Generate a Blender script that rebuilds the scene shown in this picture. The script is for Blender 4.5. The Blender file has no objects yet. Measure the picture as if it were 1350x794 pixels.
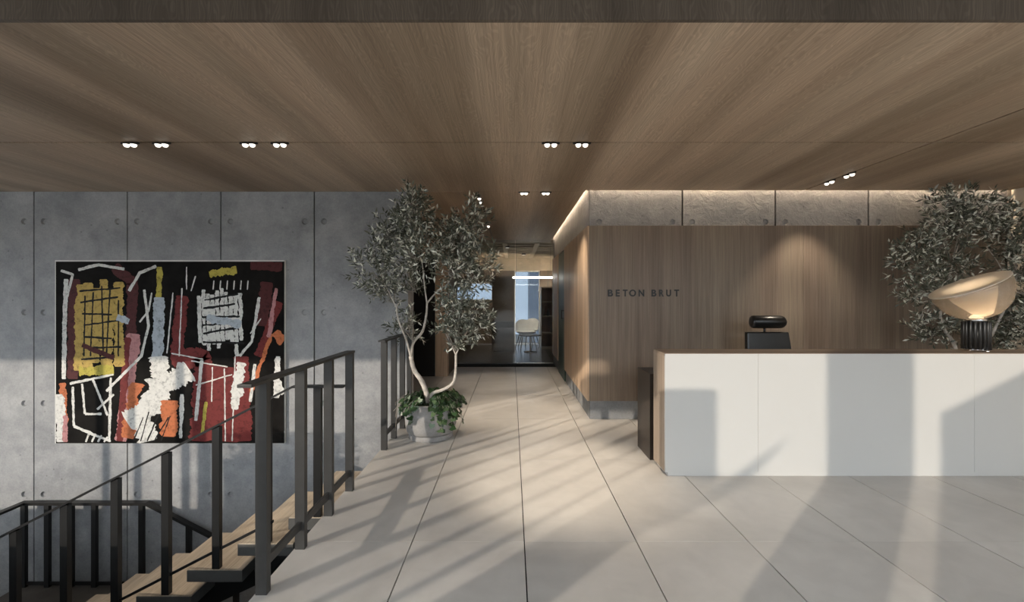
import bpy, bmesh, math, random
from mathutils import Vector, Matrix, Quaternion
random.seed(7)
scene = bpy.context.scene
C = scene.collection

# ------------------------------------------------------------------ camera
EYE = 1.30
F = 578.0            # focal length in pixels of the 1350 x 794 frame
VX, VY = 675.0, 394.0
cam_d = bpy.data.cameras.new('camera'); cam = bpy.data.objects.new('camera', cam_d); C.objects.link(cam)
cam.location = (0, 0, EYE); cam.rotation_euler = (math.pi/2, 0, 0)
cam_d.sensor_width = 36; cam_d.sensor_fit = 'HORIZONTAL'; cam_d.lens = 36*F/1350
cam_d.shift_y = (VY-397)/1350
cam_d.clip_start = 0.05; cam_d.clip_end = 500
scene.camera = cam

# ------------------------------------------------------------------ world, sun, exposure
w = bpy.data.worlds.new('sky'); scene.world = w; w.use_nodes = True
bg = w.node_tree.nodes['Background']
bg.inputs[0].default_value = (0.86, 0.93, 1.0, 1); bg.inputs[1].default_value = 5.5
TAN_ALT = 0.237
sd = bpy.data.lights.new('sun', 'SUN'); sun = bpy.data.objects.new('sun', sd); C.objects.link(sun)
sun_dir = Vector((math.sqrt(.5), math.sqrt(.5), -TAN_ALT)).normalized()
sun.rotation_euler = sun_dir.to_track_quat('-Z', 'Y').to_euler()
sun.location = (-12, -12, 9)
sd.energy = 2.9; sd.angle = math.radians(0.45); sd.color = (1.0, 0.88, 0.74)
vs = scene.view_settings
vs.view_transform = 'Standard'; vs.look = 'None'; vs.gamma = 1; vs.use_curve_mapping = False
vs.exposure = 0.0
SPOT_W = 74; WARM = (1.0, 0.86, 0.69)

def P(x, y, Y):
    return Vector(((x-VX)/F*Y, Y, EYE-(y-VY)/F*Y))

# ------------------------------------------------------------------ materials
M = {}
def new_mat(name):
    m = bpy.data.materials.new(name); m.use_nodes = True; M[name] = m
    nt = m.node_tree; return m, nt, nt.nodes['Principled BSDF']
def N(nt, kind, **kw):
    n = nt.nodes.new(kind)
    for k, v in kw.items():
        if k.startswith('i_'): n.inputs[k[2:].replace('_', ' ')].default_value = v
        else: setattr(n, k, v)
    return n
def pos(nt, scale, rot=(0, 0, 0)):
    g = N(nt, 'ShaderNodeNewGeometry'); mp = N(nt, 'ShaderNodeMapping')
    mp.inputs['Scale'].default_value = scale; mp.inputs['Rotation'].default_value = rot
    nt.links.new(g.outputs['Position'], mp.inputs['Vector']); return mp.outputs[0]
def ramp(nt, fac, stops):
    r = N(nt, 'ShaderNodeValToRGB'); e = r.color_ramp.elements
    while len(e) < len(stops): e.new(0.5)
    for el, (p, c) in zip(e, stops): el.position = p; el.color = (*c, 1)
    nt.links.new(fac, r.inputs[0]); return r.outputs[0]
def noise(nt, vec, scale, detail=4, rough=.55, dist=0):
    n = N(nt, 'ShaderNodeTexNoise'); nt.links.new(vec, n.inputs['Vector'])
    n.inputs['Scale'].default_value = scale; n.inputs['Detail'].default_value = detail
    n.inputs['Roughness'].default_value = rough; n.inputs['Distortion'].default_value = dist
    return n.outputs[0]
def mix(nt, a, b, fac, mode='MIX'):
    n = N(nt, 'ShaderNodeMix', data_type='RGBA', blend_type=mode)
    for sock, v in ((n.inputs[0], fac), (n.inputs[6], a), (n.inputs[7], b)):
        if hasattr(v, 'links'): nt.links.new(v, sock)
        elif isinstance(v, (int, float)): sock.default_value = v
        else: sock.default_value = (*v, 1)
    return n.outputs[2]
def bump(nt, h, bs, strength, dist=.01):
    b = N(nt, 'ShaderNodeBump'); b.inputs['Strength'].default_value = strength; b.inputs['Distance'].default_value = dist
    nt.links.new(h, b.inputs['Height']); nt.links.new(b.outputs[0], bs.inputs['Normal'])
def plain(name, col, rough=.5, metal=0, var=.12, vscale=6, spec=.5):
    m, nt, bs = new_mat(name)
    n = noise(nt, pos(nt, (1, 1, 1)), vscale)
    c = ramp(nt, n, [(.3, tuple(v*(1-var) for v in col)), (.7, tuple(min(1, v*(1+var)) for v in col))])
    nt.links.new(c, bs.inputs['Base Color']); bs.inputs['Roughness'].default_value = rough
    bs.inputs['Metallic'].default_value = metal; bs.inputs['Specular IOR Level'].default_value = spec
    return m
def emit(name, col, strength):
    m, nt, bs = new_mat(name)
    bs.inputs['Base Color'].default_value = (*col, 1)
    bs.inputs['Emission Color'].default_value = (*col, 1); bs.inputs['Emission Strength'].default_value = strength
    return m
def wood(name, across, along, dark, light, band=4.0, rough=.45, wave=.35, tint=None):
    """across / along: axis indices 0..2; veneer leaves of soft tone running along the grain"""
    m, nt, bs = new_mat(name)
    s = [.15, .15, .15]; s[across] = 1.0; s[along] = .05
    v1 = pos(nt, tuple(s))
    leaf = noise(nt, v1, band, 2, .5)
    c = ramp(nt, leaf, [(.30, dark), (.46, tuple((a*.6+b*.4) for a, b in zip(dark, light))), (.54, tuple((a*.35+b*.65) for a, b in zip(dark, light))), (.70, light)])
    if tint:
        t = noise(nt, v1, band*.8+1.3, 1, .5)
        c = mix(nt, c, mix(nt, c, tint, .8, 'MULTIPLY'), ramp(nt, t, [(.42, (0, 0, 0)), (.6, (1, 1, 1))]))
    s2 = [.5, .5, .5]; s2[across] = 1.0; s2[along] = .016
    fine = noise(nt, pos(nt, tuple(s2)), 110, 3, .6)
    c = mix(nt, c, ramp(nt, fine, [(.3, (.70, .70, .70)), (.65, (1.12, 1.12, 1.12))]), .75, 'MULTIPLY')
    # cathedral grain: bent growth-ring lines
    s3 = [.4, .4, .4]; s3[across] = 1.0; s3[along] = .30
    v3 = pos(nt, tuple(s3))
    warp = noise(nt, v3, 5.5, 3, .55)
    sep = N(nt, 'ShaderNodeSeparateXYZ'); nt.links.new(v3, sep.inputs[0])
    ma = N(nt, 'ShaderNodeMath', operation='MULTIPLY_ADD'); nt.links.new(warp, ma.inputs[0]); ma.inputs[1].default_value = .32
    nt.links.new(sep.outputs[across], ma.inputs[2])
    mu = N(nt, 'ShaderNodeMath', operation='MULTIPLY'); nt.links.new(ma.outputs[0], mu.inputs[0]); mu.inputs[1].default_value = 420
    si = N(nt, 'ShaderNodeMath', operation='SINE'); nt.links.new(mu.outputs[0], si.inputs[0])
    rings = ramp(nt, si.outputs[0], [(0.0, (.80, .79, .78)), (.75, (1.06, 1.06, 1.06))])
    c = mix(nt, c, rings, wave, 'MULTIPLY')
    nt.links.new(c, bs.inputs['Base Color']); bs.inputs['Roughness'].default_value = rough
    bs.inputs['Specular IOR Level'].default_value = .35
    bump(nt, fine, bs, .12, .003)
    return m
def concrete(name, dark, light, relief=.15, rough=.75, rscale=9):
    m, nt, bs = new_mat(name)
    v = pos(nt, (1, 1, 1))
    big = noise(nt, v, 1.7, 6, .62, .4); mid = noise(nt, v, 9, 5, .65); fine = noise(nt, v, 55, 4, .6)
    c = ramp(nt, big, [(.32, dark), (.68, light)])
    c = mix(nt, c, ramp(nt, mid, [(.3, (.82, .82, .83)), (.68, (1.10, 1.09, 1.08))]), .8, 'MULTIPLY')
    c = mix(nt, c, ramp(nt, fine, [(.32, (.84, .84, .84)), (.6, (1.05, 1.05, 1.05))]), .6, 'MULTIPLY')
    vo = N(nt, 'ShaderNodeTexVoronoi'); vo.inputs['Scale'].default_value = 7; nt.links.new(v, vo.inputs['Vector'])
    pit = ramp(nt, vo.outputs['Distance'], [(.05, (.45, .45, .45)), (.085, (1, 1, 1))])
    c = mix(nt, c, pit, .55, 'MULTIPLY')
    oi = N(nt, 'ShaderNodeObjectInfo')
    c = mix(nt, c, ramp(nt, oi.outputs['Random'], [(0, (.92, .92, .93)), (1, (1.05, 1.05, 1.04))]), 1.0, 'MULTIPLY')
    nt.links.new(c, bs.inputs['Base Color']); bs.inputs['Roughness'].default_value = rough
    bs.inputs['Specular IOR Level'].default_value = .3
    add = N(nt, 'ShaderNodeMath', operation='ADD'); rel = noise(nt, v, rscale, 7, .68, .6)
    nt.links.new(rel, add.inputs[0]); nt.links.new(pit, add.inputs[1])
    bump(nt, rel, bs, relief, .03)
    return m
def glass(name, tint, gloss_ior=1.5, rough=0.0):
    m, nt, bs = new_mat(name); nt.nodes.remove(bs)
    out = nt.nodes['Material Output']
    tr = N(nt, 'ShaderNodeBsdfTransparent'); tr.inputs[0].default_value = (*tint, 1)
    gl = N(nt, 'ShaderNodeBsdfGlossy'); gl.inputs['Roughness'].default_value = rough
    fr = N(nt, 'ShaderNodeFresnel'); fr.inputs[0].default_value = gloss_ior
    mx = N(nt, 'ShaderNodeMixShader')
    nt.links.new(fr.outputs[0], mx.inputs[0]); nt.links.new(tr.outputs[0], mx.inputs[1]); nt.links.new(gl.outputs[0], mx.inputs[2])
    nt.links.new(mx.outputs[0], out.inputs[0]); return m
def frosted(name, col, clear):
    m, nt, bs = new_mat(name); nt.nodes.remove(bs)
    out = nt.nodes['Material Output']
    tr = N(nt, 'ShaderNodeBsdfTransparent'); tr.inputs[0].default_value = (*col, 1)
    df = N(nt, 'ShaderNodeBsdfDiffuse'); df.inputs[0].default_value = (*col, 1)
    tl_ = N(nt, 'ShaderNodeBsdfTranslucent'); tl_.inputs[0].default_value = (*col, 1)
    gl = N(nt, 'ShaderNodeBsdfGlossy'); gl.inputs['Roughness'].default_value = .08
    a = N(nt, 'ShaderNodeMixShader'); a.inputs[0].default_value = .6
    b = N(nt, 'ShaderNodeMixShader'); b.inputs[0].default_value = clear
    c = N(nt, 'ShaderNodeMixShader'); c.inputs[0].default_value = .06
    nt.links.new(df.outputs[0], a.inputs[1]); nt.links.new(tl_.outputs[0], a.inputs[2])
    nt.links.new(a.outputs[0], b.inputs[1]); nt.links.new(tr.outputs[0], b.inputs[2])
    nt.links.new(b.outputs[0], c.inputs[1]); nt.links.new(gl.outputs[0], c.inputs[2])
    nt.links.new(c.outputs[0], out.inputs[0]); return m
def leafmat(name, dark, mid, pale, rough=.36):
    m, nt, bs = new_mat(name)
    a = N(nt, 'ShaderNodeAttribute', attribute_name='tint')
    c = ramp(nt, a.outputs['Fac'], [(0.0, dark), (.55, mid), (.85, pale), (1.0, tuple(min(1, v*1.35) for v in pale))])
    nt.links.new(c, bs.inputs['Base Color']); bs.inputs['Roughness'].default_value = rough
    return m

wood('ceiling_wood', 0, 1, (.29, .212, .143), (.60, .462, .333), 2.3, .5, .5, (.88, .84, .82))
wood('shaded_fascia_wood', 0, 2, (.085, .066, .050), (.160, .126, .097), 3.4, .5, .7)  # much darker than the ceiling wood; the fascia's shade is put into its colour
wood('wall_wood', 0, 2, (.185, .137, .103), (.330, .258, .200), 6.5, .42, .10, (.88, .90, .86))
wood('lit_side_wood', 1, 2, (.46, .32, .21), (.66, .48, .33), 6.5, .42, .10)  # cladding made lighter here; the corridor spots' light is put into its colour
wood('desk_wood', 1, 0, (.22, .165, .125), (.32, .25, .19), 6, .4, .1)
wood('desk_side_wood', 1, 2, (.30, .235, .18), (.40, .32, .25), 6, .4, .1)
wood('tread_wood', 0, 1, (.40, .33, .25), (.56, .475, .37), 7, .5, .35)
concrete('wall_concrete', (.285, .295, .305), (.435, .440, .445), .12)
concrete('band_concrete', (.29, .285, .28), (.40, .385, .37), .85, .8, 7)
concrete('plinth_concrete', (.22, .23, .24), (.30, .305, .31), .1)
concrete('pot_concrete', (.27, .265, .255), (.36, .352, .34), .08, .85)
plain('joint_dark', (.012, .012, .012), .9)
plain('hole_dark', (.10, .10, .10), .9)
plain('void_dark', (.018, .018, .018), .9)
plain('steel_dark', (.050, .049, .047), .42, .35, .08, 20)
plain('tread_steel', (.085, .084, .08), .5, .1, .08, 20)
plain('steel_black', (.020, .020, .020), .38, .3, .08, 20)
plain('landing_stone', (.10, .088, .075), .6, 0, .2)
plain('black_plastic', (.010, .010, .010), .35)
plain('black_leather', (.010, .010, .010), .28, 0, .2, 30)
plain('chrome', (.8, .8, .8), .12, 1, .02)
plain('dark_brown_panel', (.030, .022, .017), .35, 0, .25, 3)
plain('green_door', (.022, .062, .042), .4, 0, .15, 3)
plain('black_door', (.012, .010, .009), .35)
plain('white_panel', (.525, .52, .50), .32, 0, .015, 1.2)
plain('white_paint', (.8, .8, .78), .5)
plain('canvas_edge', (.75, .74, .70), .7)
plain('soil', (.035, .026, .018), .95, 0, .4, 40)
plain('ground_stone', (.16, .155, .145), .8)
plain('sky_block_brown', (.14, .125, .11), .85)
plain('outer_wall', (.45, .44, .42), .8)
plain('cream_panel', (.62, .55, .45), .6, 0, .1, 4)
plain('dark_floor', (.035, .032, .03), .25, 0, .2, 2)
plain('coffer_beige', (.58, .48, .37), .7)
plain('room_brown', (.16, .12, .09), .55)
plain('room_red', (.085, .030, .022), .5)
plain('tower_grey', (.30, .34, .40), .8)
m = plain('bark', (.50, .455, .40), .7, 0, .35, 22)
plain('twig', (.30, .27, .23), .7, 0, .2, 30)
leafmat('olive_leaf', (.035, .042, .030), (.17, .18, .13), (.72, .73, .64))
leafmat('ivy_leaf', (.018, .042, .016), (.040, .085, .030), (.11, .17, .08))
emit('led_warm', (1.0, .80, .58), 48)
emit('led_room_fill', (1.0, .84, .64), 190)
emit('lens_glow', (1.0, .93, .82), 1.8)
emit('linear_glow', (1.0, .93, .82), 22.0)
emit('bulb_glow', (1.0, .87, .68), 2.5)
glass('clear_glass', (.72, .74, .74)); glass('window_glass', (.42, .45, .49)); frosted('amber_glass', (.82, .77, .70), .74); frosted('amber_shade', (.90, .85, .78), .2)
# floor tiles
m, nt, bs = new_mat('floor_tile')
v = pos(nt, (1, 1, 1)); big = noise(nt, v, 1.1, 4, .55, 1.0); mid = noise(nt, v, 6, 5, .6, .5)
c = ramp(nt, big, [(.3, (.50, .475, .442)), (.7, (.61, .583, .547))])
c = mix(nt, c, ramp(nt, mid, [(.3, (.93, .93, .93)), (.7, (1.05, 1.05, 1.05))]), .8, 'MULTIPLY')
oi = N(nt, 'ShaderNodeObjectInfo')
c = mix(nt, c, ramp(nt, oi.outputs['Random'], [(0, (.95, .95, .95)), (1, (1.04, 1.04, 1.04))]), 1, 'MULTIPLY')
nt.links.new(c, bs.inputs['Base Color']); bs.inputs['Roughness'].default_value = .42; bs.inputs['Specular IOR Level'].default_value = .4

# ------------------------------------------------------------------ mesh helpers
class MB:
    def __init__(s): s.v = []; s.f = []; s.sm = []; s.tint = []
    def add(s, vs, fs, smooth=False, tint=None):
        o = len(s.v); s.v += [Vector(p) for p in vs]; s.f += [tuple(i+o for i in f) for f in fs]; s.sm += [smooth]*len(fs)
        if tint is not None: s.tint += [tint]*len(vs)
        return s
    def box(s, x0, x1, y0, y1, z0, z1, b=0):
        if b <= 0:
            vs = [(x, y, z) for z in (z0, z1) for y in (y0, y1) for x in (x0, x1)]
            return s.add(vs, [(0, 2, 3, 1), (4, 5, 7, 6), (0, 1, 5, 4), (2, 6, 7, 3), (0, 4, 6, 2), (1, 3, 7, 5)])
        bm = bmesh.new(); bmesh.ops.create_cube(bm, size=1)
        for q in bm.verts: q.co = Vector(((x0+x1)/2+q.co.x*(x1-x0), (y0+y1)/2+q.co.y*(y1-y0), (z0+z1)/2+q.co.z*(z1-z0)))
        bmesh.ops.bevel(bm, geom=bm.edges[:], offset=b, segments=2, affect='EDGES', profile=.7)
        bm.verts.index_update(); s.add([q.co.copy() for q in bm.verts], [[q.index for q in f.verts] for f in bm.faces]); bm.free(); return s
    def prism(s, poly, axis, a, b):
        """extrude a 2-d polygon along an axis; poly coords fill the other two axes in order"""
        n = len(poly)
        def pt(p, t):
            q = list(p); q.insert(axis, t); return q
        vs = [pt(p, a) for p in poly]+[pt(p, b) for p in poly]
        fs = [tuple(range(n))[::-1], tuple(range(n, 2*n))]+[(i, (i+1) % n, n+(i+1) % n, n+i) for i in range(n)]
        return s.add(vs, fs)
    def bar(s, a, b, wx, wz, up=(0, 0, 1)):
        a = Vector(a); b = Vector(b); d = (b-a).normalized(); u = Vector(up); r = d.cross(u).normalized(); u = r.cross(d)
        vs = [p+r*sx*wx/2+u*sz*wz/2 for p in (a, b) for sx, sz in ((-1, -1), (1, -1), (1, 1), (-1, 1))]
        return s.add(vs, [(0, 1, 2, 3), (7, 6, 5, 4), (0, 4, 5, 1), (1, 5, 6, 2), (2, 6, 7, 3), (3, 7, 4, 0)])
    def tube(s, pts, rad, seg=8, cap=True):
        pts = [Vector(p) for p in pts]; n = len(pts)
        if not hasattr(rad, '__len__'): rad = [rad]*n
        vs = []; fs = []; prev = None
        for i, p in enumerate(pts):
            d = (pts[min(i+1, n-1)]-pts[max(i-1, 0)]).normalized()
            if prev is None: r = d.orthogonal().normalized()
            else: r = (prev-d*prev.dot(d)).normalized()
            prev = r; q = d.cross(r)
            for k in range(seg):
                a = 2*math.pi*k/seg; vs.append(p+(r*math.cos(a)+q*math.sin(a))*rad[i])
        for i in range(n-1):
            for k in range(seg):
                fs.append((i*seg+k, i*seg+(k+1) % seg, (i+1)*seg+(k+1) % seg, (i+1)*seg+k))
        if cap: fs += [tuple(range(seg))[::-1], tuple(range((n-1)*seg, n*seg))]
        return s.add(vs, fs, True)
    def lathe(s, prof, o, seg=32, mat=None, rf=None, smooth=True):
        """prof: (r, z) list; rf(angle) optional radius factor; mat: optional rotation"""
        vs = []; fs = []; n = len(prof); o = Vector(o)
        for r, z in prof:
            for k in range(seg):
                a = 2*math.pi*k/seg; q = (rf(a) if rf else 1)*r
                p = Vector((q*math.cos(a), q*math.sin(a), z))
                if mat: p = mat @ p
                vs.append(o+p)
        for i in range(n-1):
            for k in range(seg): fs.append((i*seg+k, i*seg+(k+1) % seg, (i+1)*seg+(k+1) % seg, (i+1)*seg+k))
        if prof[0][0] > 1e-6: fs.append(tuple(range(seg))[::-1])
        if prof[-1][0] > 1e-6: fs.append(tuple(range((n-1)*seg, n*seg)))
        return s.add(vs, fs, smooth)
    def build(s, name, mat, parent=None, origin=None):
        off = Vector((0, 0, 0))
        if parent is not None:
            p = parent
            while p: off += p.location; p = p.parent
        loc = Vector((0, 0, 0))
        if origin is not None: loc = Vector(origin)-off
        me = bpy.data.meshes.new(name); me.from_pydata([q-off-loc for q in s.v], [], s.f)
        me.polygons.foreach_set('use_smooth', s.sm)
        if s.tint:
            at = me.attributes.new('tint', 'FLOAT', 'POINT'); at.data.foreach_set('value', s.tint)
        me.materials.append(M[mat]); me.validate(); me.update()
        o = bpy.data.objects.new(name, me); C.objects.link(o); o.location = loc
        if parent is not None: o.parent = parent
        return o
def tag(o, label=None, cat=None, group=None, kind=None):
    if label: o['label'] = label
    if cat: o['category'] = cat
    if group: o['group'] = group
    if kind: o['kind'] = kind
    return o
def thing(name, label, cat, loc=(0, 0, 0), group=None):
    o = bpy.data.objects.new(name, None); C.objects.link(o); o.location = loc; o.empty_display_size = .1
    return tag(o, label, cat, group)
def struct(o, label=None): return tag(o, label, None, None, 'structure')
def box(name, mat, b, parent=None, bevel=0): return MB().box(*b, bevel).build(name, mat, parent)

# ------------------------------------------------------------------ dimensions
WY = 4.741            # face of the concrete back walls
CZ = 2.457            # ceiling height
CY0, CY1 = 1.837, 3.246   # ceiling front edge, first seam
FX = -1.134           # edge of the floor beside the stair void
CX = 0.837            # corridor right wall / corner of the reception wall
RX = 5.31             # right side wall
SR, SN = .176, .3425  # stair rise and going
SY0, SY1 = 2.955, 3.757   # stair width in depth
LOW = -4.2

# ------------------------------------------------------------------ floor
floor = struct(box('floor', 'joint_dark', (FX, RX+.3, -2.2, 8.6, -.34, -.014)), 'beige stone tiled floor of the reception hall')
def tile_mesh(w, d):
    mb = MB().box(-w/2, w/2, -d/2, d/2, -.014, 0); me = bpy.data.meshes.new('floor_tile')
    me.from_pydata(mb.v, [], mb.f); me.materials.append(M['floor_tile']); return me
tm = tile_mesh(.6-.006, 1.2-.0025); tm2 = tile_mesh(RX-(FX+10*.6)-.006+.04, 1.2-.0025)
for i in range(11):
    for j in range(9):
        x0 = FX+.6*i; y0 = 2.347-1.2*4+1.2*j
        me = tm
        cx = x0+.3
        if i == 10: me = tm2; cx = x0+(RX-x0+.04)/2
        if x0 > CX+.1 and y0 > WY: continue
        o = bpy.data.objects.new('floor_tile', me); C.objects.link(o); o.parent = floor; o.location = (cx, y0+.6, 0)
# tiles of the lobby behind the concrete wall
floor2 = struct(box('floor_lobby', 'joint_dark', (-4.6, FX, WY+.26, 7.5, -.34, -.014)))
for i in range(1, 6):
    for j in range(6, 9):
        y0 = 2.347-1.2*4+1.2*j
        if y0 < 4.9: continue
        o = bpy.data.objects.new('floor_tile', tm); C.objects.link(o); o.parent = floor2; o.location = (FX-.6*i+.3, y0+.6, 0)
struct(box('floor_front', 'ground_stone', (-16, FX, -2.2, 1.845, -.34, 0)))
struct(box('floor_lower', 'void_dark', (-16, 3, 0, 9, LOW-.1, LOW)))
struct(box('wall_under_floor', 'void_dark', (FX+.5, FX+.6, 1.2, WY, LOW, -.34)))
struct(box('wall_under_front', 'void_dark', (-16, FX+.6, .7, .8, LOW, -.34)))
struct(box('ground_outside', 'ground_stone', (-70, 70, -80, -2.2, -.3, -.02)))
struct(box('ground_beyond', 'ground_stone', (-60, 60, 13.2, 90, -6.3, -6)))

# ------------------------------------------------------------------ concrete panels with tie holes
def panel(name, mat, x0, x1, z0, z1, y, holes, parent, depth=.02, hr=.033):
    """a cast panel facing -y; each hole is a real recess"""
    mb = MB()
    xs = sorted({x0, x1} | {h[0]+s*.05 for h in holes for s in (-1, 1)})
    zs = sorted({z0, z1} | {h[1]+s*.05 for h in holes for s in (-1, 1)})
    for a, b in zip(xs, xs[1:]):
        for c, d in zip(zs, zs[1:]):
            hh = [h for h in holes if a < h[0] < b and c < h[1] < d]
            if not hh:
                mb.add([(a, y, c), (b, y, c), (b, y, d), (a, y, d)], [(0, 1, 2, 3)]); continue
            hx, hz = hh[0]; n = 16; vs = []
            for k in range(n):
                t = 2*math.pi*(k+.5)/n; cx, cz = math.cos(t), math.sin(t); q = .05/max(abs(cx), abs(cz))
                vs.append((hx+cx*q, y, hz+cz*q))
            for k in range(n):
                t = 2*math.pi*(k+.5)/n; vs.append((hx+math.cos(t)*hr, y, hz+math.sin(t)*hr))
            for k in range(n):
                t = 2*math.pi*(k+.5)/n; vs.append((hx+math.cos(t)*hr*.72, y+.017, hz+math.sin(t)*hr*.72))
            fs = []
            for k in range(n):
                k2 = (k+1) % n; fs += [(k, k2, n+k2, n+k), (n+k, n+k2, 2*n+k2, 2*n+k)]
            fs.append(tuple(range(2*n, 3*n)))
            # fill the four corners of the cell
            mb.add(vs, fs)
            for sx in (-1, 1):
                for sz in (-1, 1):
                    ks = [k for k in range(n) if vs[k][0]*1 and (abs(vs[k][0]-hx-sx*.05) < 1e-6 or abs(vs[k][2]-hz-sz*.05) < 1e-6)]
                    best = sorted(ks, key=lambda k: (vs[k][0]-hx-sx*.05)**2+(vs[k][2]-hz-sz*.05)**2)[:2]
                    mb.add([vs[best[0]], vs[best[1]], (hx+sx*.05, y, hz+sz*.05)], [(0, 1, 2)])
    yb = y+depth
    mb.add([(x0, y, z0), (x1, y, z0), (x1, y, z1), (x0, y, z1), (x0, yb, z0), (x1, yb, z0), (x1, yb, z1), (x0, yb, z1)],
           [(0, 4, 5, 1), (1, 5, 6, 2), (2, 6, 7, 3), (3, 7, 4, 0)])
    bm = bmesh.new(); me = bpy.data.meshes.new(name)
    o = mb.build(name, mat, parent)
    bm.from_mesh(o.data); bmesh.ops.remove_doubles(bm, verts=bm.verts, dist=1e-5); bmesh.ops.recalc_face_normals(bm, faces=bm.faces); bm.to_mesh(o.data); bm.free()
    bpy.data.meshes.remove(me)
    return o
PW = 1.0105
wall_back = struct(box('wall_back', 'joint_dark', (-16, -1.128, WY+.02, WY+.26, LOW, 2.60)), 'grey cast concrete wall in tall panels beside the stair')
for k in range(14):
    x1 = -1.128-PW*k; x0 = x1-PW
    hs = [(x, z) for z in (2.137, 1.152, .167, -.818, -1.803) for x in (x0+.105, x1-.105)]
    g0 = .007; g1 = .007 if k else 0
    panel('concrete_panel', 'wall_concrete', x0+g0, x1-g1, LOW, 2.55, WY, hs, wall_back, .021)
box('panel_return', 'wall_concrete', (-1.1285, -1.128+.004, WY+.0005, WY+.262, -.34, 2.59), wall_back)

# reception wall: concrete core, band with holes, plinth, wood cladding
wr = struct(box('wall_reception', 'joint_dark', (CX+.02, RX+.3, WY+.02, 8.85, -.34, 2.60)), 'reception wall of wood cladding between concrete band and plinth')
for k in range(5):
    x0 = CX+1.006*k; x1 = min(x0+1.006, RX+.3)
    hs = [(x, 2.13) for x in (x0+.107, x1-.107)]
    if k == 4: hs = hs[:1]
    panel('concrete_band', 'band_concrete', x0+(.009 if k else 0), x1-.009, 2.0875, 2.58, WY, hs, wr, .021)
box('plinth', 'plinth_concrete', (CX+.004, RX, WY-.0005, WY+.021, 0, .2), wr)
for x0, x1 in ((CX-.006, 3.134), (3.137, RX)):
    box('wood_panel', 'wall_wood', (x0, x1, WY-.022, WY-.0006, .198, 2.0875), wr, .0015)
# corridor side of the same block
for y0, y1 in ((WY+.0005, 6.85), (6.855, 8.85)):
    box('concrete_band_side', 'band_concrete', (CX, CX+.021, y0, y1, 2.0875, 2.58), wr)
for y0, y1 in ((WY+.0005, 6.85), (7.80, 8.85)):
    box('plinth_side', 'plinth_concrete', (CX+.004, CX+.021, y0, y1, 0, .2), wr)
for y0, y1 in ((WY-.0215, 6.85), (7.80, 8.85)):
    box('wood_panel_side', 'lit_side_wood', (CX-.024, CX-.0065, y0, y1, .198, 2.0875), wr, .0015)
dr = struct(box('door_1', 'green_door', (CX-.012, CX+.019, 6.86, 7.79, .004, 2.06)), 'dark green corridor door')
MB().tube([(CX-.05, 6.95, .98), (CX-.05, 6.95, 1.12)], .009, 8).bar((CX-.05, 6.95, .99), (CX-.01, 6.95, .99), .01, .01).bar((CX-.05, 6.95, 1.11), (CX-.01, 6.95, 1.11), .01, .01).build('door_handle', 'steel_dark', dr)

# right side wall of pale upright panels
wright = struct(box('wall_right', 'room_brown', (RX+.05, RX+.3, 1.837, WY, -.3, 2.60)))
y = 1.9
i = 0
while y < WY-.03:
    wd = (.16, .05, .11, .24)[i % 4]; y1 = min(y+wd, WY-.03)
    box('upright_panel', 'cream_panel', (RX+(.0, .03)[i % 2], RX+.05, y, y1-.012, 0, 2.55), wright)
    y = y1; i += 1

# ------------------------------------------------------------------ ceiling
GX = 3.116
roof = struct(box('roof', 'void_dark', (-16, RX+.3, CY0+.05, 13.0, 2.60, 3.2)))
ceil = struct(box('ceiling', 'joint_dark', (-16, RX+.05, CY0+.02, WY-.07, CZ+.035, CZ+.05)), 'warm brown wood veneer ceiling with dark light tracks')
cg = .011
for x0, x1 in ((-16, GX-cg), (GX+cg, RX)):
    box('ceiling_panel', 'ceiling_wood', (x0, x1, CY0, CY1-cg, CZ, CZ+.035), ceil)
box('ceiling_panel', 'ceiling_wood', (-16, FX-.002, CY1+cg, WY-.006, CZ, CZ+.035), ceil)
box('ceiling_panel', 'ceiling_wood', (FX-.002, CX-.05, CY1+cg, WY-.005, CZ, CZ+.035), ceil)
box('ceiling_panel', 'ceiling_wood', (CX-.05, GX-cg, CY1+cg, WY-.065, CZ, CZ+.035), ceil)
box('ceiling_panel', 'ceiling_wood', (GX+cg, RX, CY1+cg, WY-.065, CZ, CZ+.035), ceil)
ceil2 = struct(box('ceiling_corridor', 'joint_dark', (-4.6, CX-.07, WY+.27, 9.0, CZ+.035, CZ+.05)))
TX = -.372
for x0, x1, y0 in ((-4.6, -1.13, WY+.265), (-1.122, TX-cg, WY+.005), (TX+cg, CX-.055, WY+.005)):
    box('ceiling_panel', 'ceiling_wood', (x0, x1, y0, 9.04, CZ, CZ+.035), ceil2)
fas = struct(box('trim_1', 'shaded_fascia_wood', (-16, RX+.3, CY0-.02, CY0-.0005, CZ+.0, 3.25)), 'wood fascia along the ceiling edge, its colour darkened for shade')
struct(box('ceiling_front', 'outer_wall', (-16, RX+.3, -2.2, CY0-.02, 3.2, 3.4)))
struct(box('trim_2', 'outer_wall', (-16, RX+.3, -2.4, -2.2, 3.02, 3.4)), 'head beam over the open front of the hall')
struct(box('wall_right_front', 'outer_wall', (RX+.05, RX+.3, -2.2, 1.837, -.3, 3.4)))

# light tracks: slim black channels in the ceiling seams
def track(label, b):
    return tag(box('light_track', 'black_plastic', b), label, 'light track')
track('slim black light track across the wood ceiling in front of the wall', (-9, RX-.05, CY1-.004, CY1+.004, CZ+.014, CZ+.030))
track('slim black light track running towards the reception wall', (GX-.004, GX+.004, CY0+.1, WY-.1, CZ+.014, CZ+.030))
track('slim black light track across the mouth of the corridor', (-1.1, CX-.1, WY-.004, WY+.004, CZ+.014, CZ+.030))
track('slim black light track running down the corridor ceiling', (TX-.004, TX+.004, WY+.1, 8.9, CZ+.014, CZ+.030))

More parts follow.
